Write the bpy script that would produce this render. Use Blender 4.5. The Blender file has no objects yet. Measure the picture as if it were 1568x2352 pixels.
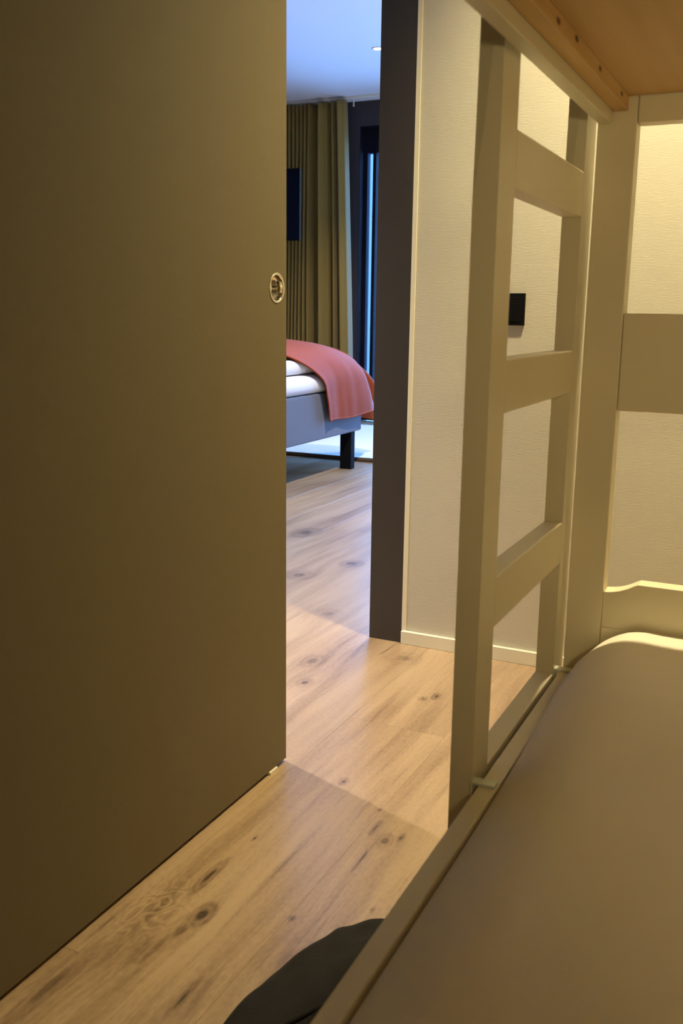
import bpy, bmesh, math, random
from mathutils import Vector, Matrix, geometry, noise

random.seed(7)
S = bpy.context.scene
COL = S.collection

# ------------------------------------------------------------------ camera
cam_d = bpy.data.cameras.new('camera')
cam = bpy.data.objects.new('camera', cam_d)
COL.objects.link(cam)
_r = Vector((0.90038487, 0.43491200, 0.01259522))
_u = Vector((-0.10062336, 0.17997938, 0.97851028))
_f = Vector((-0.42329898, 0.88230322, -0.20581302))
cam.matrix_world = Matrix(((_r.x, _u.x, -_f.x, 0.0), (_r.y, _u.y, -_f.y, 0.0), (_r.z, _u.z, -_f.z, 0.95), (0, 0, 0, 1)))
cam_d.sensor_fit = 'VERTICAL'
cam_d.sensor_height = 24.0
cam_d.lens = 24.0 * 2181.3 / 2352.0
cam_d.clip_start = 0.02
cam_d.dof.use_dof = True
cam_d.dof.focus_distance = 2.6
cam_d.dof.aperture_fstop = 5.6
S.camera = cam

# ------------------------------------------------------------------ world, light, exposure
S.view_settings.view_transform = 'Standard'
S.view_settings.look = 'None'
S.view_settings.gamma = 1.0
S.view_settings.use_curve_mapping = False
S.view_settings.exposure = 0.0
SKY = (0.15, 0.40, 1.0)
SKY_STRENGTH = 28.0
W = bpy.data.worlds.new('world')
S.world = W
W.use_nodes = True
W.node_tree.nodes['Background'].inputs[0].default_value = (*SKY, 1)
W.node_tree.nodes['Background'].inputs[1].default_value = SKY_STRENGTH
BUNK_LAMP = dict(loc=(-0.27, 2.08, 2.50), color=(1.0, 0.83, 0.46), energy=255.0)
ROOM_SPOT = dict(color=(1.0, 0.89, 0.82), energy=108.0)
FILL_LAMP = dict(color=(1.0, 0.80, 0.42), energy=19.0)
pl = bpy.data.lights.new('window_portal', 'AREA')           # guides sampling of the sky through the window
pl.shape = 'RECTANGLE'; pl.size = 3.2; pl.size_y = 2.3
pl.cycles.is_portal = True
po = bpy.data.objects.new('window_portal', pl)
po.location = (-2.0, 7.88, 1.2); po.rotation_euler = (-math.pi/2, 0, 0)
COL.objects.link(po)

# ------------------------------------------------------------------ helpers
def link(name, me, mat=None, parent=None, loc=None):
    o = bpy.data.objects.new(name, me)
    if mat is not None and me is not None and not me.materials:
        me.materials.append(mat)
    if loc is not None: o.location = loc
    COL.objects.link(o)
    if parent is not None:
        o.parent = parent
        o.matrix_parent_inverse = Matrix.Translation(-Vector(parent.location)) if loc is None else Matrix.Identity(4)
    return o

def mesh_from(bm, name, smooth=False):
    me = bpy.data.meshes.new(name)
    bmesh.ops.recalc_face_normals(bm, faces=bm.faces)
    bm.to_mesh(me); bm.free()
    if smooth:
        for p in me.polygons: p.use_smooth = True
    return me

def box(name, x0, x1, y0, y1, z0, z1, mat, parent=None, bev=0.0, seg=2):
    bm = bmesh.new()
    bmesh.ops.create_cube(bm, size=1.0)
    for v in bm.verts:
        v.co = Vector((x0+(v.co.x+.5)*(x1-x0), y0+(v.co.y+.5)*(y1-y0), z0+(v.co.z+.5)*(z1-z0)))
    if bev > 0:
        bmesh.ops.bevel(bm, geom=bm.edges[:], offset=bev, segments=seg, affect='EDGES', profile=0.5)
    return link(name, mesh_from(bm, name), mat, parent)

def boxes(name, lst, mat, parent=None):
    bm = bmesh.new()
    for (x0, x1, y0, y1, z0, z1) in lst:
        r = bmesh.ops.create_cube(bm, size=1.0)
        for v in r['verts']:
            v.co = Vector((x0+(v.co.x+.5)*(x1-x0), y0+(v.co.y+.5)*(y1-y0), z0+(v.co.z+.5)*(z1-z0)))
    return link(name, mesh_from(bm, name), mat, parent)

def prism(name, pts, axis, a0, a1, mat, parent=None, smooth=False, bev=0.0):
    """extrude a 2D polygon: axis 'y' -> pts are (x,z); axis 'z' -> (x,y); axis 'x' -> (y,z)"""
    bm = bmesh.new()
    def P(p, a):
        return {'y': (p[0], a, p[1]), 'z': (p[0], p[1], a), 'x': (a, p[0], p[1])}[axis]
    A = [bm.verts.new(P(p, a0)) for p in pts]; B = [bm.verts.new(P(p, a1)) for p in pts]
    bm.faces.new(A); bm.faces.new(B[::-1])
    n = len(pts)
    for i in range(n):
        bm.faces.new((A[i], A[(i+1) % n], B[(i+1) % n], B[i]))
    if bev > 0:
        bmesh.ops.bevel(bm, geom=bm.edges[:], offset=bev, segments=1, affect='EDGES')
    return link(name, mesh_from(bm, name, smooth), mat, parent)

def lathe(name, prof, mat, parent=None, origin=(0, 0, 0), axis='z', seg=48, smooth=True):
    """prof: list of (radius, height)"""
    bm = bmesh.new(); rings = []
    for (r, h) in prof:
        ring = []
        if r < 1e-6:
            ring = [bm.verts.new((0, 0, h))]
        else:
            for k in range(seg):
                a = 2*math.pi*k/seg
                ring.append(bm.verts.new((r*math.cos(a), r*math.sin(a), h)))
        rings.append(ring)
    for (A, pa), (B, pb) in zip(zip(rings, prof), zip(rings[1:], prof[1:])):
        if pa == pb: continue
        for k in range(seg):
            k2 = (k+1) % seg
            q = []
            for v in (A[k % len(A)], A[k2 % len(A)], B[k2 % len(B)], B[k % len(B)]):
                if v not in q: q.append(v)
            if len(q) >= 3: bm.faces.new(q)
    M = {'z': Matrix.Identity(3), 'x': Matrix.Rotation(math.pi/2, 3, 'Y'), 'y': Matrix.Rotation(-math.pi/2, 3, 'X')}[axis]
    for v in bm.verts: v.co = M @ v.co + Vector(origin)
    me = mesh_from(bm, name, smooth)
    return link(name, me, mat, parent)

def tube(name, pts, r, m, parent):
    bm = bmesh.new(); rings = []
    for k, p in enumerate(pts):
        d = (pts[min(k+1, len(pts)-1)]-pts[max(k-1, 0)]).normalized()
        s = d.cross(Vector((0, 0, 1)) if abs(d.z) < .9 else Vector((1, 0, 0))).normalized(); t = s.cross(d)
        rings.append([bm.verts.new(p+(s*math.cos(a)+t*math.sin(a))*r) for a in [math.pi/3*q for q in range(6)]])
    for A, B in zip(rings, rings[1:]):
        for q in range(6): bm.faces.new((A[q], A[(q+1) % 6], B[(q+1) % 6], B[q]))
    bm.faces.new(rings[0]); bm.faces.new(rings[-1])
    return link(name, mesh_from(bm, name, True), m, parent)

def grid(name, fn, nu, nv, mat, parent=None, thick=0.0, subsurf=0):
    bm = bmesh.new()
    V = [[bm.verts.new(fn(i/nu, j/nv)) for j in range(nv+1)] for i in range(nu+1)]
    for i in range(nu):
        for j in range(nv):
            bm.faces.new((V[i][j], V[i+1][j], V[i+1][j+1], V[i][j+1]))
    o = link(name, mesh_from(bm, name, True), mat, parent)
    if thick:
        m = o.modifiers.new('solid', 'SOLIDIFY'); m.thickness = thick; m.offset = 0
    if subsurf:
        m = o.modifiers.new('sub', 'SUBSURF'); m.levels = subsurf; m.render_levels = subsurf
    return o

def empty(name, loc=(0, 0, 0)):
    o = bpy.data.objects.new(name, None); o.location = loc
    o.empty_display_size = 0.1
    COL.objects.link(o); return o

def tag(o, label=None, cat=None, group=None, kind=None):
    if label: o['label'] = label
    if cat: o['category'] = cat
    if group: o['group'] = group
    if kind: o['kind'] = kind
    return o

def struct(o, label=None): return tag(o, label, None, None, 'structure')

# ------------------------------------------------------------------ materials
def mat(name, color, rough=0.6, metal=0.0, spec=0.5, noise_amt=0.0, nscale=20.0, bump=0.0, bscale=200.0, sheen=0.0,
        stretch=None, coat=0.0):
    m = bpy.data.materials.new(name); m.use_nodes = True
    nt = m.node_tree; b = nt.nodes['Principled BSDF']
    b.inputs['Base Color'].default_value = (*color, 1)
    b.inputs['Roughness'].default_value = rough
    b.inputs['Metallic'].default_value = metal
    b.inputs['Specular IOR Level'].default_value = spec
    b.inputs['Sheen Weight'].default_value = sheen
    b.inputs['Coat Weight'].default_value = coat
    tc = nt.nodes.new('ShaderNodeTexCoord')
    src = tc.outputs['Object']
    if stretch:
        mp = nt.nodes.new('ShaderNodeMapping'); mp.inputs['Scale'].default_value = stretch
        nt.links.new(src, mp.inputs[0]); src = mp.outputs[0]
    if noise_amt > 0:
        n = nt.nodes.new('ShaderNodeTexNoise'); n.inputs['Scale'].default_value = nscale; n.inputs['Detail'].default_value = 5
        nt.links.new(src, n.inputs['Vector'])
        r = nt.nodes.new('ShaderNodeMapRange'); r.inputs['To Min'].default_value = 1-noise_amt; r.inputs['To Max'].default_value = 1+noise_amt
        nt.links.new(n.outputs['Fac'], r.inputs['Value'])
        mx = nt.nodes.new('ShaderNodeVectorMath'); mx.operation = 'SCALE'
        mx.inputs[0].default_value = color
        nt.links.new(r.outputs[0], mx.inputs['Scale']); nt.links.new(mx.outputs[0], b.inputs['Base Color'])
    if bump > 0:
        n2 = nt.nodes.new('ShaderNodeTexNoise'); n2.inputs['Scale'].default_value = bscale; n2.inputs['Detail'].default_value = 3
        nt.links.new(src, n2.inputs['Vector'])
        bp = nt.nodes.new('ShaderNodeBump'); bp.inputs['Strength'].default_value = bump; bp.inputs['Distance'].default_value = 0.002
        nt.links.new(n2.outputs['Fac'], bp.inputs['Height']); nt.links.new(bp.outputs[0], b.inputs['Normal'])
    return m

WALLP = mat('off_white_wallcovering', (0.62, 0.585, 0.49), 0.75, bump=0.25, bscale=60, stretch=(1, 1, 14), noise_amt=0.012, nscale=30)
WHITE = mat('white_ceiling_paint', (0.86, 0.86, 0.86), 0.9)
TRIM = mat('white_trim_paint', (0.86, 0.81, 0.64), 0.35)
NAVY = mat('dark_navy_wall', (0.05, 0.042, 0.045), 0.8, noise_amt=0.06, nscale=40)
TAUPE = mat('taupe_door_laminate', (0.148, 0.118, 0.062), 0.55, noise_amt=0.05, nscale=160, bump=0.15, bscale=500, spec=0.35)
JAMB = mat('dark_taupe_frame', (0.048, 0.040, 0.032), 0.5, noise_amt=0.04, nscale=100, bump=0.1, bscale=400)
BUNK = mat('greige_painted_wood', (0.76, 0.69, 0.50), 0.42, noise_amt=0.02, nscale=30, stretch=(6, 6, 1))
CHROME = mat('polished_chrome', (0.93, 0.90, 0.82), 0.06, metal=1.0)
STEEL = mat('zinc_steel', (0.74, 0.78, 0.68), 0.4, metal=0.25)
BLACK = mat('black_plastic', (0.006, 0.006, 0.007), 0.5, spec=.15)
BLACKM = mat('black_metal', (0.006, 0.006, 0.007), 0.8, spec=.08)
FRAME = mat('dark_window_frame', (0.010, 0.010, 0.016), 0.85, spec=.1)
LINEN = mat('white_bed_linen', (0.72, 0.72, 0.74), 0.8, bump=0.2, bscale=120)
SHEET = mat('cream_fitted_sheet', (0.84, 0.77, 0.66), 0.85, bump=0.25, bscale=260, sheen=0.1)
BOXF = mat('blue_grey_upholstery', (0.075, 0.083, 0.110), 0.85, noise_amt=0.12, nscale=250, bump=0.4, bscale=500, sheen=0.2)
VELVET = mat('rust_velvet', (0.28, 0.050, 0.006), 0.75, spec=.2, noise_amt=0.10, nscale=30, sheen=0.0, bump=0.2, bscale=300)
CURT = mat('olive_curtain_fabric', (0.28, 0.175, 0.022), 0.75, noise_amt=0.06, nscale=120, bump=0.2, bscale=300, sheen=0.25)
RUGM = mat('cream_woven_rug', (0.86, 0.76, 0.64), 0.95, noise_amt=0.16, nscale=26, stretch=(0.6, 6, 1), bump=0.9, bscale=55)
RUGE = mat('brown_rug_backing_shade', (0.10, 0.065, 0.03), 0.95, noise_amt=0.3, nscale=60)
CLOTH = mat('charcoal_cloth', (0.009, 0.007, 0.008), 0.95, noise_amt=0.2, nscale=60, bump=0.5, bscale=200, sheen=0.0)
OUTW = mat('pale_render_outside', (0.06, 0.065, 0.05), 0.8)
DECK = mat('pale_decking', (0.75, 0.75, 0.75), 0.8)

def glass_mat():
    m = bpy.data.materials.new('window_glass'); m.use_nodes = True
    nt = m.node_tree; nt.nodes.clear()
    out = nt.nodes.new('ShaderNodeOutputMaterial')
    t = nt.nodes.new('ShaderNodeBsdfTransparent'); t.inputs[0].default_value = (0.93, 0.96, 0.97, 1)
    g = nt.nodes.new('ShaderNodeBsdfGlossy'); g.inputs['Roughness'].default_value = 0.01
    fr = nt.nodes.new('ShaderNodeFresnel'); fr.inputs[0].default_value = 1.45
    mx = nt.nodes.new('ShaderNodeMixShader')
    nt.links.new(fr.outputs[0], mx.inputs[0]); nt.links.new(t.outputs[0], mx.inputs[1]); nt.links.new(g.outputs[0], mx.inputs[2])
    nt.links.new(mx.outputs[0], out.inputs[0]); return m
GLASS = glass_mat()

def emis(name, color, s):
    m = bpy.data.materials.new(name); m.use_nodes = True
    b = m.node_tree.nodes['Principled BSDF']
    b.inputs['Base Color'].default_value = (0.9, 0.9, 0.9, 1)
    b.inputs['Emission Color'].default_value = (*color, 1); b.inputs['Emission Strength'].default_value = s
    return m

# --- node-building helper for maths
class NB:
    def __init__(s, nt): s.nt = nt
    def m(s, op, a, b=None, c=None, clamp=False):
        n = s.nt.nodes.new('ShaderNodeMath'); n.operation = op; n.use_clamp = clamp
        for i, v in enumerate((a, b, c)):
            if v is None: continue
            if isinstance(v, (int, float)): n.inputs[i].default_value = v
            else: s.nt.links.new(v, n.inputs[i])
        return n.outputs[0]

# knots and streaks of the floor, plus one painted shade patch: x, y, half width, half length, strength, ring warp
KNOTS_SHADE = [(-0.782, 1.132, .018, .034, 1.0, .6), (-0.790, 1.085, .022, .05, .5, .3), (-0.832, 1.225, .010, .060, .8, .35), (-0.800, 1.03, .014, .090, .45, .4),
         (-0.606, 1.466, .016, .026, .55, .8), (-0.640, 1.500, .005, .030, .8, .3), (-0.584, 1.488, .006, .014, .7, .4),
         (-0.649, 1.189, .005, .008, .9, .4), (-0.771, 1.636, .010, .016, .6, .5), (-0.824, 1.366, .004, .012, .7, .2),
         (-0.659, 1.564, .004, .006, .7, .3), (-0.781, 2.114, .010, .014, .7, .4), (-0.755, 2.144, .010, .022, .8, .4),
         (-1.094, 2.071, .020, .030, .55, 1.0), (-0.547, 1.185, .004, .012, .8, .3), (-0.543, 1.267, .004, .008, .7, .2),
         (-1.600, 2.98, .05, .06, .5, .9), (-1.90, 3.60, .06, .09, .6, .9), (-1.50, 3.22, .05, .05, .55, .6),
         (-0.70, 0.96, .006, .045, .7, .3), (-0.905, 1.05, .004, .05, .5, .2), (-0.62, 1.40, .003, .05, .6, .2), (-1.15, 2.22, .03, .05, .4, .8),
         (-0.735, 1.32, .006, .12, .35, .2), (-0.815, 1.02, .028, .10, .30, .1), (-0.885, 0.90, .016, .10, .45, .2), (-0.60, 1.10, .05, .06, .22, .1),  # last entry paints a soft shaded area beside the bag
         (-0.93, 2.36, .05, .05, .3, .2), (-0.70, 0.86, .03, .10, .25, .2), (-1.30, 2.62, .05, .05, .3, .4)]
SWIRL = [(-0.855, 1.115, .045, .085, 1.0)]

def wood_floor():
    m = bpy.data.materials.new('oak_laminate'); m.use_nodes = True
    nt = m.node_tree; b = nt.nodes['Principled BSDF']; N = NB(nt); L = nt.links.new
    geo = nt.nodes.new('ShaderNodeNewGeometry'); sep = nt.nodes.new('ShaderNodeSeparateXYZ'); L(geo.outputs['Position'], sep.inputs[0])
    X, Y = sep.outputs[0], sep.outputs[1]
    info = nt.nodes.new('ShaderNodeObjectInfo'); R = info.outputs['Random']
    # low frequency wander of the grain
    n0 = nt.nodes.new('ShaderNodeTexNoise'); n0.inputs['Scale'].default_value = 1.0; n0.inputs['Detail'].default_value = 3
    
    mp = nt.nodes.new('ShaderNodeMapping'); mp.inputs['Scale'].default_value = (6, 2.2, 1); L(geo.outputs['Position'], mp.inputs[0]); L(mp.outputs[0], n0.inputs['Vector'])
    wob = N.m('MULTIPLY', N.m('SUBTRACT', n0.outputs['Fac'], 0.5), 0.06)
    xw = N.m('ADD', X, wob); dark = None
    for (kx, ky, sx, sy, st, wp) in KNOTS_SHADE:
        dx = N.m('SUBTRACT', X, kx); dy = N.m('SUBTRACT', Y, ky)
        q = N.m('ADD', N.m('POWER', N.m('DIVIDE', dx, sx), 2.0), N.m('POWER', N.m('DIVIDE', dy, sy), 2.0))
        e = N.m('EXPONENT', N.m('MULTIPLY', q, -0.45))
        e2 = N.m('EXPONENT', N.m('MULTIPLY', q, -1.3))
        xw = N.m('SUBTRACT', xw, N.m('MULTIPLY', N.m('MULTIPLY', dx, e), wp*0.9))
        rg = N.m('ADD', 0.72, N.m('MULTIPLY', N.m('SINE', N.m('MULTIPLY', N.m('SQRT', q), 8.0)), 0.28))
        d = N.m('MULTIPLY', N.m('MULTIPLY', e2, rg), st)
        dark = d if dark is None else N.m('MAXIMUM', dark, d)
    # swirl figure beside the big knot
    ns = nt.nodes.new('ShaderNodeTexNoise'); ns.inputs['Scale'].default_value = 22; ns.inputs['Detail'].default_value = 2
    mps = nt.nodes.new('ShaderNodeMapping'); mps.inputs['Scale'].default_value = (1.0, .55, 1); L(geo.outputs['Position'], mps.inputs[0]); L(mps.outputs[0], ns.inputs['Vector'])
    sw = None
    for (kx, ky, sx, sy, st) in SWIRL:
        q = N.m('ADD', N.m('POWER', N.m('DIVIDE', N.m('SUBTRACT', X, kx), sx), 2.0), N.m('POWER', N.m('DIVIDE', N.m('SUBTRACT', Y, ky), sy), 2.0))
        sw = N.m('MULTIPLY', N.m('EXPONENT', N.m('MULTIPLY', q, -1.0)), st)
    # grain
    cx = nt.nodes.new('ShaderNodeCombineXYZ')
    L(N.m('MULTIPLY', xw, 34.0), cx.inputs[0]); L(N.m('MULTIPLY', Y, 1.6), cx.inputs[1]); L(N.m('MULTIPLY', R, 0.5), cx.inputs[2])
    g1 = nt.nodes.new('ShaderNodeTexNoise'); g1.inputs['Scale'].default_value = 1.0; g1.inputs['Detail'].default_value = 6; g1.inputs['Roughness'].default_value = .6; L(cx.outputs[0], g1.inputs['Vector'])
    cx2 = nt.nodes.new('ShaderNodeCombineXYZ')
    L(N.m('MULTIPLY', xw, 260.0), cx2.inputs[0]); L(N.m('MULTIPLY', Y, 9.0), cx2.inputs[1]); L(N.m('MULTIPLY', R, 40.0), cx2.inputs[2])
    g2 = nt.nodes.new('ShaderNodeTexNoise'); g2.inputs['Scale'].default_value = 1.0; g2.inputs['Detail'].default_value = 3; L(cx2.outputs[0], g2.inputs['Vector'])
    cx3 = nt.nodes.new('ShaderNodeCombineXYZ')
    L(N.m('MULTIPLY', xw, 9.0), cx3.inputs[0]); L(N.m('MULTIPLY', Y, 1.1), cx3.inputs[1]); L(N.m('MULTIPLY', R, 0.35), cx3.inputs[2])
    g3 = nt.nodes.new('ShaderNodeTexNoise'); g3.inputs['Scale'].default_value = 1.0; g3.inputs['Detail'].default_value = 2; L(cx3.outputs[0], g3.inputs['Vector'])
    g5 = nt.nodes.new('ShaderNodeTexNoise'); g5.inputs['Scale'].default_value = 160; g5.inputs['Detail'].default_value = 3
    mp5 = nt.nodes.new('ShaderNodeMapping'); mp5.inputs['Scale'].default_value = (1.0, .45, 1); L(geo.outputs['Position'], mp5.inputs[0]); L(mp5.outputs[0], g5.inputs['Vector'])
    v = N.m('ADD', N.m('MULTIPLY', g1.outputs['Fac'], 0.40), N.m('ADD', N.m('MULTIPLY', g2.outputs['Fac'], 0.15), N.m('MULTIPLY', g3.outputs['Fac'], 0.50)))
    v = N.m('ADD', v, N.m('MULTIPLY', g5.outputs['Fac'], 0.20))
    ringv = N.m('MULTIPLY', N.m('SINE', N.m('MULTIPLY', ns.outputs['Fac'], 55.0)), 0.09)
    v = N.m('ADD', v, N.m('MULTIPLY', ringv, sw))
    v = N.m('ADD', v, N.m('MULTIPLY', N.m('SUBTRACT', R, 0.5), 0.022))
    nk = nt.nodes.new('ShaderNodeTexNoise'); nk.inputs['Scale'].default_value = 90; nk.inputs['Detail'].default_value = 4; L(mps.outputs[0], nk.inputs['Vector'])
    dark = N.m('MULTIPLY', dark, N.m('ADD', 0.25, N.m('MULTIPLY', nk.outputs['Fac'], 1.5)))
    v = N.m('SUBTRACT', v, N.m('MULTIPLY', dark, 0.58))
    # short dark flecks along the grain
    cx4 = nt.nodes.new('ShaderNodeCombineXYZ')
    L(N.m('MULTIPLY', xw, 60.0), cx4.inputs[0]); L(N.m('MULTIPLY', Y, 3.5), cx4.inputs[1]); L(N.m('MULTIPLY', R, 9.0), cx4.inputs[2])
    g4 = nt.nodes.new('ShaderNodeTexNoise'); g4.inputs['Scale'].default_value = 1.0; g4.inputs['Detail'].default_value = 2; L(cx4.outputs[0], g4.inputs['Vector'])
    fl = N.m('MULTIPLY', N.m('SUBTRACT', g4.outputs['Fac'], 0.62, clamp=True), 0.7)
    v = N.m('SUBTRACT', v, fl)
    cr = nt.nodes.new('ShaderNodeValToRGB'); el = cr.color_ramp.elements
    el[0].position = 0.18; el[0].color = (0.060, 0.036, 0.020, 1)
    el[1].position = 0.86; el[1].color = (0.560, 0.395, 0.240, 1)
    for p, c in ((0.42, (0.210, 0.130, 0.070, 1)), (0.56, (0.360, 0.240, 0.140, 1)), (0.68, (0.465, 0.325, 0.192, 1))):
        e = el.new(p); e.color = c
    L(v, cr.inputs[0]); L(cr.outputs[0], b.inputs['Base Color'])
    L(N.m('ADD', 0.26, N.m('MULTIPLY', g2.outputs['Fac'], 0.08)), b.inputs['Roughness'])
    b.inputs['Specular IOR Level'].default_value = 1.0
    b.inputs['Coat Weight'].default_value = 0.35; b.inputs['Coat Roughness'].default_value = 0.32; b.inputs['Coat IOR'].default_value = 1.5
    bp = nt.nodes.new('ShaderNodeBump'); bp.inputs['Strength'].default_value = 0.08; bp.inputs['Distance'].default_value = 0.001
    L(g2.outputs['Fac'], bp.inputs['Height']); L(bp.outputs[0], b.inputs['Normal'])
    return m
OAK = wood_floor()

def pine(name, c0, c1, knots):
    m = bpy.data.materials.new(name); m.use_nodes = True
    nt = m.node_tree; b = nt.nodes['Principled BSDF']; L = nt.links.new; N = NB(nt)
    tc = nt.nodes.new('ShaderNodeTexCoord'); mp = nt.nodes.new('ShaderNodeMapping'); mp.inputs['Scale'].default_value = (26, 1.4, 26)
    L(tc.outputs['Object'], mp.inputs[0])
    n = nt.nodes.new('ShaderNodeTexNoise'); n.inputs['Scale'].default_value = 1.4; n.inputs['Detail'].default_value = 5; L(mp.outputs[0], n.inputs['Vector'])
    cr = nt.nodes.new('ShaderNodeValToRGB'); cr.color_ramp.elements[0].color = (*c0, 1); cr.color_ramp.elements[1].color = (*c1, 1)
    cr.color_ramp.elements[0].position = .3; cr.color_ramp.elements[1].position = .72
    v = n.outputs['Fac']
    if knots:
        sep = nt.nodes.new('ShaderNodeSeparateXYZ'); L(tc.outputs['Object'], sep.inputs[0])
        for (ky, kz) in knots:
            q = N.m('ADD', N.m('POWER', N.m('DIVIDE', N.m('SUBTRACT', sep.outputs[1], ky), .008), 2.0), N.m('POWER', N.m('DIVIDE', N.m('SUBTRACT', sep.outputs[2], kz), .0032), 2.0))
            v = N.m('SUBTRACT', v, N.m('MULTIPLY', N.m('EXPONENT', N.m('MULTIPLY', q, -1.0)), .9))
        e = cr.color_ramp.elements.new(0.02); e.color = (0.10, 0.035, 0.012, 1)
    L(v, cr.inputs[0]); L(cr.outputs[0], b.inputs['Base Color']); b.inputs['Roughness'].default_value = 0.6
    return m
PINE = pine('bare_pine', (0.56, 0.34, 0.13), (0.70, 0.47, 0.20), [(1.49, 1.263), (1.33, 1.262), (1.19, 1.264), (1.10, 1.260), (1.02, 1.264)])
PLY = pine('birch_plywood', (0.60, 0.39, 0.17), (0.68, 0.46, 0.21), [])

# ================================================================== SETTING
XL, XR, YN, YF = -5.0, 0.62, -0.70, 7.70          # outer limits
XD0, XD1 = -1.088, -0.987                          # the wall that holds the sliding door
YW = 2.478                                         # far wall of the bunk room
H1, H2 = 2.50, 2.68                                # ceiling heights: bunk room, bedroom

floor = struct(box('floor', XL-.15, XR+.15, YN-.15, YF+.15, -0.12, -0.0092, mat('floor_screed', (0.05, 0.035, 0.02), 0.9)))
pw, plen, gap = 0.24, 1.38, 0.0003
cache = {}
def plank_mesh(w, l):
    k = (round(w, 3), round(l, 3))
    if k not in cache:
        bm = bmesh.new(); bmesh.ops.create_cube(bm, size=1.0)
        for v in bm.verts: v.co = Vector((v.co.x*(w-gap), v.co.y*(l-gap), v.co.z*0.009))
        top = [e for e in bm.edges if all(v.co.z > 0 for v in e.verts)]
        bmesh.ops.bevel(bm, geom=top, offset=0.0002, segments=1, affect='EDGES')
        me = mesh_from(bm, 'plank'); me.materials.append(OAK); cache[k] = me
    return cache[k]
x_start = -0.896 - pw*math.ceil((-0.896-XL)/pw)
i = 0; x = x_start
while x < XR:
    x0, x1 = max(x, XL), min(x+pw, XR)
    if x1-x0 > 0.02:
        row = round((x+0.896)/pw)
        ph = {-1: 0.972, 0: 0.55, 1: 0.75}[row] if row in (-1, 0, 1) else (0.972 + 0.48*((row*5) % 3 - 1) + 0.13*((row*7) % 4))
        y = ph - plen*math.ceil((ph-YN)/plen)
        while y < YF:
            y0, y1 = max(y, YN), min(y+plen, YF)
            if y1-y0 > 0.03:
                o = link('plank', plank_mesh(x1-x0, y1-y0), None, floor, loc=((x0+x1)/2, (y0+y1)/2, -0.0045))
            y += plen
    x += pw

# walls
struct(box('wall_right', XR, XR+.12, YN-.1, YF+.15, -.012, H2, WALLP))
struct(box('wall_back', XL-.1, XR, YN-.12, YN, -.012, H2, WALLP))
struct(box('wall_left', XL-.15, XL, YN, YF+.15, -.012, H2, NAVY))
struct(box('wall_partition', XD0, XR, YW, YW+.10, 0, H2, WALLP))          # between the bunk room and the bedroom
# wall beside / above the sliding door opening
DOOR_Y0, DOOR_H = 1.50, 2.10
struct(boxes('wall_sliding_door', [(XD0, XD1, YN, DOOR_Y0, 0, H2), (XD0, XD1, DOOR_Y0, YW-.0005, DOOR_H, H2)], WALLP))
struct(box('ceiling_bunk_room', XD1, XR, YN, YW, H1, H1+.1, WHITE))
struct(box('ceiling', XL-.15, XR+.12, YN-.12, YF+.15, H2, H2+.12, WHITE))
# far wall with balcony window opening
WX0, WX1, WZ1 = -3.566, -0.45, 2.48
struct(boxes('wall_far', [(XL, WX0, YF, YF+.18, -.012, H2), (WX1, XR, YF, YF+.18, -.012, H2), (WX0, WX1, YF, YF+.18, WZ1, H2)], NAVY))
win = struct(empty('window_1', (WX0, YF+.13, 0)))
fy0, fy1 = YF+.10, YF+.16
boxes('window_frame', [(WX0, WX0+.030, fy0, fy1, 0, WZ1), (WX1-.06, WX1, fy0, fy1, 0, WZ1), (WX0+.03, WX1-.06, fy0, fy1, 2.28, WZ1), (WX0+.03, WX1-.06, fy0, fy1, 0, .06)], FRAME, win)
box('mullion', -3.482, -3.452, fy0-.01, fy1, .06, 2.28, FRAME, win)
box('mullion', -1.98, -1.90, fy0-.01, fy1, .06, 2.28, FRAME, win)
box('pane', WX0+.03, -3.482, fy0+.025, fy0+.033, .06, 2.28, GLASS, win)
box('pane', -3.452, -1.98, fy0+.025, fy0+.033, .06, 2.28, GLASS, win)
box('pane', -1.90, WX1-.06, fy0+.025, fy0+.033, .06, 2.28, GLASS, win)
struct(boxes('trim_window_reveal', [(WX0, WX0+.004, YF+.001, YF+.0995, 0, WZ1-.004), (WX0, WX1, YF+.001, YF+.0995, WZ1-.004, WZ1)], FRAME))
# outside: balcony deck and side screen
struct(box('balcony_deck', -6, 3, YF+.19, 12, -.2, -.06, DECK))
struct(box('balcony_screen', -3.86, -3.72, YF+.19, 11, -.06, 2.6, OUTW))

# bunk-room door lining and trims
struct(box('trim_jamb', XD0-.002, XD1, YW-.003, YW, 0, DOOR_H, JAMB))
struct(box('trim_wall_edge', XD1, XD1+.0125, YW-.0035, YW, .039, DOOR_H+.2, TRIM))
struct(box('trim_door_lining', XD0-.002, XD1+.001, DOOR_Y0, DOOR_Y0+.012, 0, DOOR_H, JAMB))
struct(box('trim_door_head', XD0-.002, XD1+.001, DOOR_Y0+.012, YW-.003, DOOR_H-.012, DOOR_H, JAMB))
struct(box('baseboard_far', XD1+.001, XR, YW-.012, YW, 0, .039, TRIM, bev=.001, seg=1))
struct(box('baseboard_right', XR-.012, XR, YN, YW-.012, 0, .039, TRIM))
struct(box('baseboard_back', XD1, XR-.012, YN, YN+.012, 0, .039, TRIM))
struct(box('baseboard_left', XD1, XD1+.012, YN+.012, DOOR_Y0-.85, 0, .039, TRIM))

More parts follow.
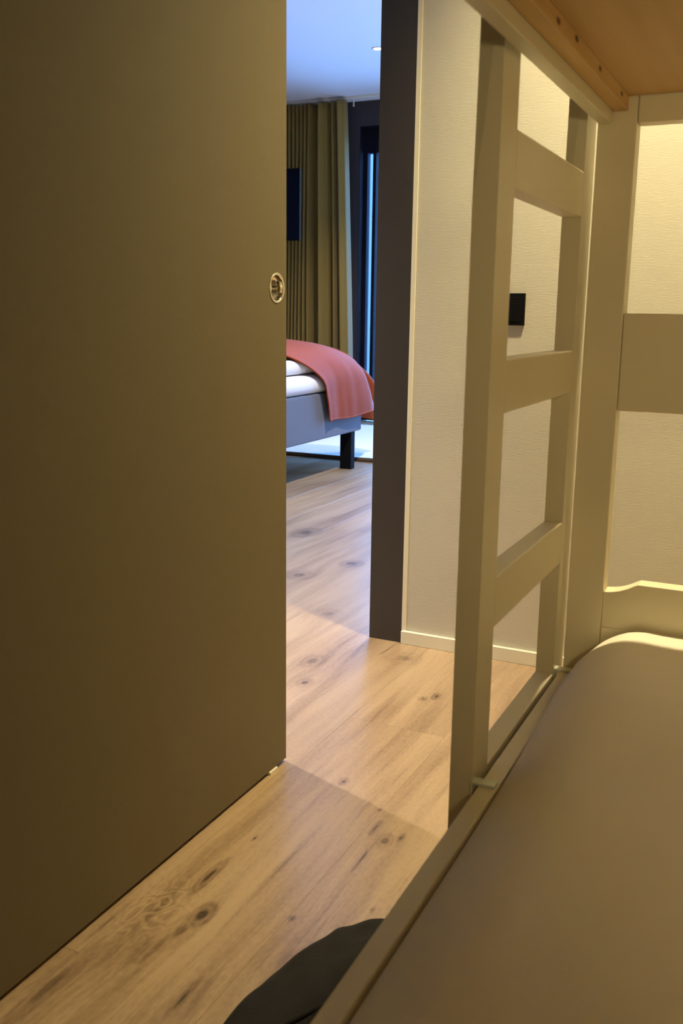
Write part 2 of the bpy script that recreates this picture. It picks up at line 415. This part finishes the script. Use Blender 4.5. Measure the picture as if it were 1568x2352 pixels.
# ================================================================== SLIDING DOOR
DX0, DX1, DY0, DY1, DZ0, DZ1 = -0.960, -0.922, 0.70, 1.661, 0.008, 2.16
PY, PZ, PR = 1.6235, 0.994, 0.0265
door = struct(empty('door_1', (DX0, DY0, 0)), 'brown-grey flush sliding door slid half open, at the left')
def door_panel():
    bm = bmesh.new(); n = 64
    outer = [(DY0, DZ0), (DY1, DZ0), (DY1, DZ1), (DY0, DZ1)]
    hole = [(PY+PR*math.cos(2*math.pi*k/n), PZ+PR*math.sin(2*math.pi*k/n)) for k in range(n)]
    V = [bm.verts.new((DX1, a, b)) for a, b in outer+hole]
    for t in geometry.tessellate_polygon([[Vector((a, b, 0)) for a, b in outer], [Vector((a, b, 0)) for a, b in hole]]):
        bm.faces.new([V[k] for k in t])
    B = [bm.verts.new((DX0, a, b)) for a, b in outer]
    bm.faces.new(B)
    for k in range(4): bm.faces.new((V[k], V[(k+1) % 4], B[(k+1) % 4], B[k]))
    Hh = [bm.verts.new((DX1-.016, a, b)) for a, b in hole]
    for k in range(n): bm.faces.new((V[4+k], V[4+(k+1) % n], Hh[(k+1) % n], Hh[k]))
    bm.faces.new(Hh)
    return mesh_from(bm, 'door_panel')
link('door_panel', door_panel(), TAUPE, door)
pull = lathe('recessed_pull', [(.0, -.0125), (.0212, -.0125), (.0212, -.0125), (.0228, -.0110), (.0228, -.0110), (.0234, -.0005), (.0234, -.0005), (.0245, .0012), (.0275, .0014), (.0283, .0008), (.0285, .0001), (.0262, -.0001), (.0262, -.014), (0, -.014)],
             CHROME, door, origin=(DX1, PY, PZ), axis='x', seg=64)
box('door_track', DX0-.005, DX1+.01, DY0-.05, YW-.002, DZ1+.002, DZ1+.05, JAMB, door, bev=.002, seg=1)
box('floor_guide', DX1-.022, DX1+.003, 1.588, 1.620, 0.0, .007, TRIM, door, bev=.001, seg=1)

# ================================================================== BUNK BED
bunk = tag(empty('bunk_bed', (-.3, -.45, 0)), 'greige painted wooden bunk bed with a bare plywood underside to the upper berth', 'bunk bed')
BX0, BX1, BY0, BY1 = -.32, .575, -.45, 1.55
PT = .036                                     # thickness of end panels
bv = .0018
def post(x0, x1, y0, y1, z1):
    return box('post', x0, x1, y0, y1, 0, z1, BUNK, bunk, bev=bv)
for (y0, y1) in ((BY1, BY1+PT), (BY0-PT, BY0)):
    post(BX0, -.262, y0, y1, 1.60); post(BX1-.058, BX1, y0, y1, 1.60)
# rails of the end panels
def end_rails(y0, y1):
    g = .0006
    box('cross_rail', -.262+g, BX1-.058-g, y0+.002, y1-.002, 1.233, 1.36, BUNK, bunk, bev=bv)
    box('cross_rail', -.262+g, BX1-.058-g, y0+.002, y1-.002, .802, .954, BUNK, bunk, bev=bv)
    # lower board with a scooped shoulder at each end
    cxm = (-.262+BX1-.058)/2; hw = (BX1-.058+.262)/2-g
    pts = []
    for k in range(9):
        t = k/8; pts.append((-hw+.0535*t, .503+.0015*t*2 + .0165*max(0, t)**2.2))
    top = [(x, z) for x, z in pts]
    top[-1] = (-hw+.0535, .5215)
    prof = [(-hw, .26)] + top + [(-x, z) for x, z in reversed(top)] + [(hw, .26)]
    prism('lower_board', [(cxm+x, z) for x, z in prof], 'y', y0+.001, y1-.001, BUNK, bunk)
    box('lower_rail', -.262+g, BX1-.058-g, y0-.0015, y0+.001, .30, .443, BUNK, bunk, bev=.0008, seg=1)
end_rails(BY1, BY1+PT); end_rails(BY0-PT, BY0)
# lower side rails and slat base
rail = box('side_rail', BX0, -.296, BY0+.001, BY1-.001, .20, .363, BUNK, bunk, bev=bv)
lathe('screw_cap', [(0, .0022), (.0025, .0021), (.0036, .0012), (.004, 0)], TRIM, rail, origin=(-.309, 1.335, .363), seg=20)
box('side_rail', BX1-.024, BX1, BY0+.001, BY1-.001, .20, .363, BUNK, bunk, bev=bv)
slat_me = None
for k in range(12):
    yy = BY0+.08+k*.163
    if slat_me is None:
        s0 = box('slat', -.295, BX1-.025, 0, .07, .262, .280, PINE, bunk); slat_me = s0.data
        s0.matrix_parent_inverse = Matrix.Translation(-Vector(bunk.location)); s0.location = (0, yy, 0)
    else:
        s1 = s0.copy(); COL.objects.link(s1); s1.location = (0, yy, 0)
# upper berth
box('upper_rail', -.318, -.2983, BY0+.001, BY1-.001, 1.2335, 1.42, BUNK, bunk, bev=.0015)
box('batten', -.298, -.276, BY0+.002, BY1-.001, 1.2505, 1.2708, PINE, bunk, bev=.001, seg=1)
box('upper_rail', BX1-.024, BX1-.0045, BY0+.001, BY1-.001, 1.2335, 1.42, BUNK, bunk, bev=.0015)
box('batten', BX1-.046, BX1-.0242, BY0+.002, BY1-.001, 1.2505, 1.2708, PINE, bunk, bev=.001, seg=1)
box('plywood_base', -.2975, BX1-.0245, BY0+.002, BY1-.0015, 1.2709, 1.285, PLY, bunk)
um = box('upper_mattress', -.296, BX1-.026, BY0+.01, BY1-.01, 1.2855, 1.40, LINEN, None, bev=.02, seg=3)
tag(um, 'mattress of the upper berth lying on the plywood base', 'mattress')

box('light_block_ledge', BX0, BX1, BY1+PT+.0005, BY1+PT+.115, 1.285, 1.305, BUNK, bunk, bev=.001, seg=1)  # added out of sight to block a second light strip on the mattress

# ladder
lad = tag(empty('bunk_ladder', (-.345, 1.3, 0)), 'greige painted ladder of wide flat rungs hooked on the side of the lower berth', 'ladder')
LX0, LX1 = -.360, -.330
def stile(y0, y1, chamfer_side):
    bm = bmesh.new(); levels = [(0, .0004), (1.075, .0006), (1.16, .011), (1.251, .019), (1.42, .024)]
    rings = []
    for z, c in levels:
        d = c*.3
        p = [(LX1, y0), (LX1, y1), (LX0, y1), (LX0, y0+d), (LX0+c, y0)]
        rings.append([bm.verts.new((a, b, z)) for a, b in p])
    for A, B in zip(rings, rings[1:]):
        for k in range(5): bm.faces.new((A[k], A[(k+1) % 5], B[(k+1) % 5], B[k]))
    bm.faces.new(rings[0]); bm.faces.new(rings[-1])
    return link('stile', mesh_from(bm, 'stile'), BUNK, lad)
stile(1.084, 1.150, 1); stile(1.522, 1.590, 1)
for (z0, z1) in ((1.097, 1.163), (.829, .896), (.550, .619), (.290, .358)):
    box('rung', LX0, LX1, 1.1505, 1.5215, z0, z1, BUNK, lad, bev=.002)
for yy in (1.078, 1.522):
    prism('hook', [(-.3295, .300), (-.3275, .300), (-.3275, .3635), (-.2985, .3635), (-.2985, .3665), (-.3295, .3665)], 'y', yy, yy+.015, STEEL, lad)

# lower mattress
def mattress():
    x0, x1, y0, y1 = -.2948, .548, BY0+.004, BY1-.0022
    zb, zt = .2805, .451
    nu, nv, ns = 56, 120, 14
    r = .075
    bm = bmesh.new()
    def top(x, y):
        # distance to nearest edges -> rounded rim
        ex, ey = min(x-x0, x1-x), min(y-y0, y1-y)
        def rim(e, rr, drop):
            if e >= rr: return 0.0
            t = 1-e/rr
            return drop*(1-math.sqrt(max(0, 1-t*t)))
        kk = .72*min(1, max(0, (y-.85)/.6)); kk = kk*kk*(3-2*kk)*1.0
        tq = max(0, 1-ex/.125)
        z = zt - (1-kk)*.097*tq**1.9 - rim(ey, .02, .004)
        # corner rounding
        cx, cy = max(0, .10-ex), max(0, .085-ey)
        z -= 2.2*cx*cy
        z -= kk*rim(ex, .085, .087)
        w = .0055*noise.noise(Vector((x*6+y*2.6, y*1.1, 3.1)))*min(1, ex/.1)
        w += .0018*noise.noise(Vector((x*14-y*6, y*2.0, 8.1)))*min(1, ex/.08)
        if y > y1-.16: w += .0016*math.sin(x*58+3*noise.noise(Vector((x*9, y*3, 0))))*(y-(y1-.16))/.16*min(1, ex/.12)
        return z+w
    xs = [x0+(x1-x0)*(.5-.5*math.cos(math.pi*i/nu)) for i in range(nu+1)]
    ys = [y0+(y1-y0)*(.5-.5*math.cos(math.pi*j/nv)) for j in range(nv+1)]
    V = [[bm.verts.new((x, y, top(x, y))) for y in ys] for x in xs]
    for i in range(nu):
        for j in range(nv): bm.faces.new((V[i][j], V[i+1][j], V[i+1][j+1], V[i][j+1]))
    rim = [V[i][0] for i in range(nu+1)] + [V[nu][j] for j in range(1, nv+1)] + [V[i][nv] for i in range(nu-1, -1, -1)] + [V[0][j] for j in range(nv-1, 0, -1)]
    low = [bm.verts.new((v.co.x, v.co.y, zb)) for v in rim]
    for k in range(len(rim)):
        k2 = (k+1) % len(rim); bm.faces.new((rim[k], rim[k2], low[k2], low[k]))
    bm.faces.new(low)
    for row in V[:3]:
        for v in row:                                    # the sheet swells a little over the rail towards the foot
            if v.co.z > .3645: v.co.x -= .006*min(1, max(0, (v.co.y-1.05)/.3))*min(1, (v.co.z-.3645)/.02)*(1 if v.co.y < 1.49 else 0)
    return mesh_from(bm, 'mattress', True)
tag(link('lower_mattress', mattress(), SHEET), 'mattress in a cream fitted sheet on the lower berth', 'mattress')

# ================================================================== SWITCH, LAMPS
sw = tag(empty('light_switch', (-.705, YW, .963)), 'black square light switch on the beige wall behind the ladder', 'light switch')
box('switch_plate', -.749, -.667, YW-.0085, YW-.0001, .922, 1.004, BLACK, sw, bev=.0015)
box('switch_button', -.739, -.677, YW-.0100, YW-.0086, .932, .994, BLACK, sw, bev=.001)

def downlight(name, x, y, z, color, energy, size_deg, blend, label, group=None, soft=.03, aim=(0, 0)):
    t = tag(empty(name, (x, y, z)), label, 'ceiling light', group)
    lathe('trim_ring', [(.030, -.001), (.032, -.004), (.042, -.004), (.045, -.001), (.045, -.0002), (.030, -.0002)], WHITE, t, origin=(x, y, z), seg=40)
    lathe('lens', [(0, -.0016), (.0298, -.0016)], emis('lamp_lens', color, 14.0), t, origin=(x, y, z), seg=32)
    ld = bpy.data.lights.new(name+'_light', 'SPOT'); ld.energy = energy; ld.color = color; ld.spot_size = math.radians(size_deg); ld.spot_blend = blend
    ld.shadow_soft_size = soft
    lo = bpy.data.objects.new(name+'_light', ld); COL.objects.link(lo); lo.parent = t; lo.location = (0, 0, -.02)
    lo.rotation_euler = (aim[0], aim[1], 0)
    return t
bl = BUNK_LAMP['loc']
downlight('ceiling_downlight', bl[0], bl[1], H1, BUNK_LAMP['color'], BUNK_LAMP['energy'], 107, 1.0, 'round recessed downlight over the passage at the foot of the bunk bed', soft=.045)
downlight('ceiling_downlight', -1.75, 1.946, H2, ROOM_SPOT['color'], ROOM_SPOT['energy']*2.1, 66, .85, 'round recessed downlight in the bedroom ceiling next to the sliding door', 'bedroom ceiling downlights', soft=.012)
downlight('ceiling_downlight', -2.78, 6.27, H2, ROOM_SPOT['color'], ROOM_SPOT['energy']*.7, 120, .6, 'lit recessed downlight in the bedroom ceiling before the curtain', 'bedroom ceiling downlights')
downlight('ceiling_downlight', -1.25, 4.2, H2, (1.0, .93, .92), ROOM_SPOT['energy']*2.9, 120, .6, 'round recessed downlight in the bedroom ceiling right of the bed', 'bedroom ceiling downlights')

rl = tag(empty('added_fill_lamp', (.30, BY0, 1.10)), 'small added fill lamp, out of view, on the head panel of the lower berth', 'fill lamp')  # unseen lamp, added for warm fill on the ladder and bed end
box('wall_plate', .27, .33, BY0+.0005, BY0+.012, .98, 1.03, BUNK, rl, bev=.002)
tube_pts = [Vector((.30, BY0+.012+.10*math.sin(t*math.pi/2), 1.005+.08*(1-math.cos(t*math.pi/2)))) for t in [k/12 for k in range(13)]]
tube('arm', tube_pts, .005, BUNK, rl)
lathe('lamp_head', [(.012, -.05), (.02, -.045), (.036, .018), (.038, .018), (.036, .022), (.0, -.02)], BUNK, rl, origin=(.30, BY0+.15, 1.10), axis='y', seg=32)
rd = bpy.data.lights.new('added_fill_light', 'SPOT'); rd.energy = FILL_LAMP['energy']; rd.color = FILL_LAMP['color']; rd.spot_size = math.radians(88); rd.spot_blend = .9; rd.shadow_soft_size = .06
ro = bpy.data.objects.new('added_fill_light', rd); COL.objects.link(ro); ro.parent = rl; ro.location = (0, .24, 0); ro.rotation_euler = (math.radians(84), 0, math.radians(-3))

# ================================================================== BEDROOM: bed
bed = tag(empty('double_bed', (-3.35, 4.4, 0)), 'double bed with blue-grey upholstered base on black legs, seen through the door opening', 'bed')
QX0, QX1, QY0, QY1 = -4.25, -2.45, 3.34, 5.38
box('bed_base', QX0, QX1, QY0, QY1, .232, .497, BOXF, bed, bev=.012, seg=3)
for (lx, ly) in ((-2.535, 5.25), (-4.23, 5.25), (-2.535, 3.42), (-4.23, 3.42)):
    box('leg', lx, lx+.075, ly, ly+.055, 0, .232, BLACKM, bed, bev=.002, seg=1)
def puffy(name, x0, x1, y0, y1, z0, z1, m, parent, rr, amp, seed):
    bm = bmesh.new(); bmesh.ops.create_cube(bm, size=1.0)
    for v in bm.verts: v.co = Vector((x0+(v.co.x+.5)*(x1-x0), y0+(v.co.y+.5)*(y1-y0), z0+(v.co.z+.5)*(z1-z0)))
    bmesh.ops.bevel(bm, geom=bm.edges[:], offset=rr, segments=5, affect='EDGES', profile=.5)
    bmesh.ops.subdivide_edges(bm, edges=[e for e in bm.edges if e.calc_length() > .3], cuts=14, use_grid_fill=True)
    for v in bm.verts:
        p = v.co
        d = noise.noise(Vector((p.x*5+seed, p.y*5, p.z*4)))*amp + noise.noise(Vector((p.x*14+seed, p.y*11, p.z*9)))*amp*.4
        if p.z > z0+.02: v.co.z += d
    return link(name, mesh_from(bm, name, True), m, parent)
puffy('bed_mattress', QX0+.005, QX1+.006, QY0+.01, QY1-.01, .498, .605, LINEN, bed, .048, .002, 1)
tag(box('headboard', QX0, QX1, QY0-.08, QY0-.002, .0, 1.1, BOXF, None, bev=.015), 'blue-grey upholstered headboard standing behind the double bed', 'headboard')
duv = puffy('duvet', QX0+.02, QX1-.035, 4.0, QY1-.06, .609, .690, LINEN, None, .036, .006, 5)
tag(duv, 'white puffy duvet lying on the double bed under the rust throw', 'duvet')

# rust throw: a sheet over the foot of the bed with a hanging side, a flared corner and a foot drop
def catmull(P, t):
    n = len(P)-1; s = min(max(t*n, 0), n-1e-6); i = int(s); f = s-i
    p0, p1, p2, p3 = P[max(i-1, 0)], P[i], P[i+1], P[min(i+2, n)]
    return .5*((2*p1)+(-p0+p2)*f+(2*p0-5*p1+4*p2-p3)*f*f+(-p0+3*p1-3*p2+p3)*f*f*f)
V3 = Vector
cols = [  # each column runs from inside the bed outward and down to the hem
    [V3((-3.9, 4.25, .80)), V3((-3.2, 4.30, .785)), V3((-2.75, 4.36, .765)), V3((-2.52, 4.55, .715)), V3((-2.425, 4.76, .60)), V3((-2.415, 4.83, .47)), V3((-2.420, 4.868, .335))],
    [V3((-3.9, 4.6, .80)), V3((-3.2, 4.66, .79)), V3((-2.75, 4.74, .772)), V3((-2.53, 4.85, .725)), V3((-2.435, 4.95, .61)), V3((-2.422, 4.99, .47)), V3((-2.424, 5.03, .336))],
    [V3((-3.9, 4.9, .80)), V3((-3.2, 4.98, .792)), V3((-2.76, 5.02, .775)), V3((-2.55, 5.08, .73)), V3((-2.43, 5.13, .62)), V3((-2.405, 5.17, .47)), V3((-2.412, 5.21, .338))],
    [V3((-3.9, 5.15, .80)), V3((-3.2, 5.18, .79)), V3((-2.78, 5.2, .77)), V3((-2.56, 5.24, .725)), V3((-2.43, 5.30, .62)), V3((-2.40, 5.37, .48)), V3((-2.405, 5.42, .345))],
    [V3((-3.9, 5.2, .79)), V3((-3.2, 5.24, .782)), V3((-2.8, 5.26, .765)), V3((-2.58, 5.28, .725)), V3((-2.484, 5.36, .642)), V3((-2.462, 5.48, .475)), V3((-2.440, 5.57, .348))],
]
def throw_side(u, v):
    C = [catmull(c, v) for c in cols]
    p = catmull(C, u)
    a = max(0, v-.45)
    p = p + V3((1, 0, 0))*(.0055*math.sin(u*17+1.5*v)+.003*math.sin(u*41+2*v))*a*(1-.8*u)
    p.z += .004*math.sin(u*9+v*7)
    return p
foot_cols = [
    [V3((-3.9, 5.2, .783)), V3((-3.2, 5.24, .775)), V3((-2.8, 5.26, .757)), V3((-2.60, 5.28, .715)), V3((-2.53, 5.39, .60)), V3((-2.54, 5.43, .45)), V3((-2.55, 5.47, .31))],
    [V3((-3.9, 5.25, .783)), V3((-3.2, 5.29, .778)), V3((-2.84, 5.32, .760)), V3((-2.62, 5.37, .702)), V3((-2.48, 5.49, .583)), V3((-2.445, 5.62, .45)), V3((-2.48, 5.72, .255))],
    [V3((-3.9, 5.36, .76)), V3((-3.25, 5.40, .755)), V3((-2.98, 5.44, .72)), V3((-2.84, 5.56, .62)), V3((-2.76, 5.66, .50)), V3((-2.72, 5.74, .38)), V3((-2.70, 5.80, .26))],
    [V3((-3.95, 5.38, .75)), V3((-3.5, 5.41, .735)), V3((-3.3, 5.46, .68)), V3((-3.2, 5.50, .60)), V3((-3.15, 5.52, .5)), V3((-3.12, 5.54, .38)), V3((-3.10, 5.55, .25))],
    [V3((-4.1, 5.38, .74)), V3((-4.05, 5.41, .72)), V3((-4.0, 5.45, .67)), V3((-3.98, 5.47, .60)), V3((-3.96, 5.48, .5)), V3((-3.95, 5.49, .38)), V3((-3.94, 5.5, .25))]]
def throw_foot(u, v):
    C = [catmull(c, v) for c in foot_cols]
    return catmull(C, u)
thr = grid('throw', throw_side, 70, 60, VELVET, None, thick=.006)
tag(thr, 'rust-red velvet throw draped over the foot of the double bed', 'throw')
grid('foot_drop', throw_foot, 50, 50, VELVET, thr, thick=.006)
hemc = [throw_side(k/120, 1.0) for k in range(121)]
tube('hem', [p+V3((.001, 0, .004)) for p in hemc], .0055, VELVET, thr)
tube('hem', [throw_side(0, k/80) for k in range(20, 81)], .0055, VELVET, thr)
tube('hem', [throw_side(1, k/80) for k in range(30, 81)], .005, VELVET, thr)

# ================================================================== rug
rug = tag(empty('rug', (-2.4, 6.5, 0)), 'cream woven rug with a dark brown shadow line at its edge, beyond the foot of the bed', 'rug')
def rug_fn(u, v):
    x = -4.3+3.9*u; y = 5.575+1.70*v
    return V3((x, y, .026+.0025*noise.noise(V3((x*9, y*9, 0)))))
def rug_mesh():
    nu, nv = 120, 60; bm = bmesh.new()
    V = [[bm.verts.new(rug_fn(i/nu, j/nv)) for j in range(nv+1)] for i in range(nu+1)]
    for i in range(nu):
        for j in range(nv): bm.faces.new((V[i][j], V[i+1][j], V[i+1][j+1], V[i][j+1]))
    return mesh_from(bm, 'rug_pile', True)
link('rug_pile', rug_mesh(), RUGM, rug)
def edge_fn():
    bm = bmesh.new(); prev = None
    for k in range(200):
        t = k/199; x = -4.31+3.92*t; w = .003*noise.noise(V3((x*30, 0, 0)))
        ring = [bm.verts.new(p) for p in ((x, 5.570+w, .001), (x, 5.566+w, .012), (x, 5.572+w, .022), (x, 5.60, .024), (x, 5.60, .001))]
        if prev:
            for q in range(5): bm.faces.new((prev[q], prev[(q+1) % 5], ring[(q+1) % 5], ring[q]))
        else: bm.faces.new(ring)
        prev = ring
    bm.faces.new(prev)
    return mesh_from(bm, 'edge_shade', False)
link('edge_shade', edge_fn(), RUGE, rug)  # dark brown strip colours in the shadow line along the rug edge
box('rug_backing', -4.29, -.41, 5.61, 7.27, .001, .021, RUGE, rug)

# ================================================================== curtain
cur = tag(empty('curtain', (-4.2, 7.5, 0)), 'olive green floor-length curtain hanging in folds beside the balcony window', 'curtain')
# folds as (x position at the top, depth toward the room)
fold = []
x = -4.98
while x < -4.14: fold.append((x, .030 if len(fold) % 2 == 0 else -.030)); x += .034
for xx, d in ((-4.135, .03), (-4.105, -.03), (-4.075, .035), (-4.040, -.03), (-4.005, .04), (-3.975, -.03), (-3.945, .045), (-3.905, -.05), (-3.865, -.045),
              (-3.825, .055), (-3.785, .00), (-3.745, -.055), (-3.715, .035), (-3.690, -.045), (-3.655, .05), (-3.615, .03), (-3.603, -.02)):
    fold.append((xx, d))
fold = [f for f in fold if not -4.17 < f[0] < -3.92]
fold += [(-4.165+.0185*k, .028 if k % 2 == 0 else -.028) for k in range(13)]
fold.sort()
def fold_curve(xq):
    for (a, da), (b, db) in zip(fold, fold[1:]):
        if a <= xq <= b:
            t = (xq-a)/(b-a); t = t*t*(3-2*t)
            return da+(db-da)*t
    return 0.0
def curtain_fn(u, v):
    x = -4.98+(4.98-3.603)*u
    d = fold_curve(x)
    z = 2.652-(2.652-.02)*v
    flare = (v**.8)*.085*max(0, (x+4.05)/.447)**1.5
    amp = 1.25+.4*v
    return V3((x+flare+.006*math.sin(v*5+x*20)*v, 7.50-d*amp+.01*math.sin(v*4+x*9), z))
grid('curtain_cloth', curtain_fn, 520, 36, CURT, cur, thick=.002)
tr = tag(empty('curtain_track', (-3, 7.52, 2.65)), 'white curtain track along the bedroom ceiling above the window', 'curtain track')
box('track_rail', -4.98, .5, 7.500, 7.530, 2.664, H2-.0005, TRIM, tr, bev=.003, seg=1)
box('track_channel', -4.98, .5, 7.510, 7.520, 2.660, 2.6639, WHITE, tr)
gl = boxes('glider', [(-3.545, -3.537, 7.510, 7.516, 2.608, 2.660), (-3.548, -3.534, 7.506, 7.516, 2.604, 2.610)], TRIM, tr)

# ================================================================== TV on a swivel arm
tv = tag(empty('television', (-4.4, 7.05, 1.8)), 'flat black television hanging in front of the olive curtain, cut by the door edge', 'television')
box('tv_case', -4.86, -3.792, 7.05, 7.068, 1.515, 2.077, BLACK, tv, bev=.004)
box('tv_screen', -4.845, -3.802, 7.0485, 7.0499, 1.53, 2.065, mat('dark_screen', (.004, .006, .012), .12), tv)
box('wall_arm', -4.999, -4.55, 7.10, 7.13, 1.76, 1.83, BLACKM, tv)
box('bracket', -4.60, -4.40, 7.069, 7.13, 1.70, 1.90, BLACKM, tv)

# ================================================================== dark cloth bag on the floor beside the lower rail
def bag():
    bm = bmesh.new(); bmesh.ops.create_icosphere(bm, subdivisions=5, radius=1.0)
    for v in bm.verts:
        p = v.co.normalized()
        x, y, z = p.x*(.125 if p.x < 0 else .098), p.y*.30, p.z*.034
        d = 1+.035*noise.noise(V3((p.x*2.2, p.y*3.1, p.z*2)))
        z += .006*noise.noise(V3((p.x*5, p.y*7, 2)))
        v.co = Vector((-.475+x*d, .915+y*d, max(z*d+.030, .0015)))
    return mesh_from(bm, 'cloth_bag', True)
bg = link('cloth_bag', bag(), CLOTH)
tag(bg, 'dark charcoal cloth bag on the floor beside the lower berth at the bottom edge', 'bag')
tube('strap', [V3((-.56+.10*t, .80+.22*t, .066-.012*abs(2*t-1)**2)) for t in [k/20 for k in range(21)]], .004, CLOTH, bg)
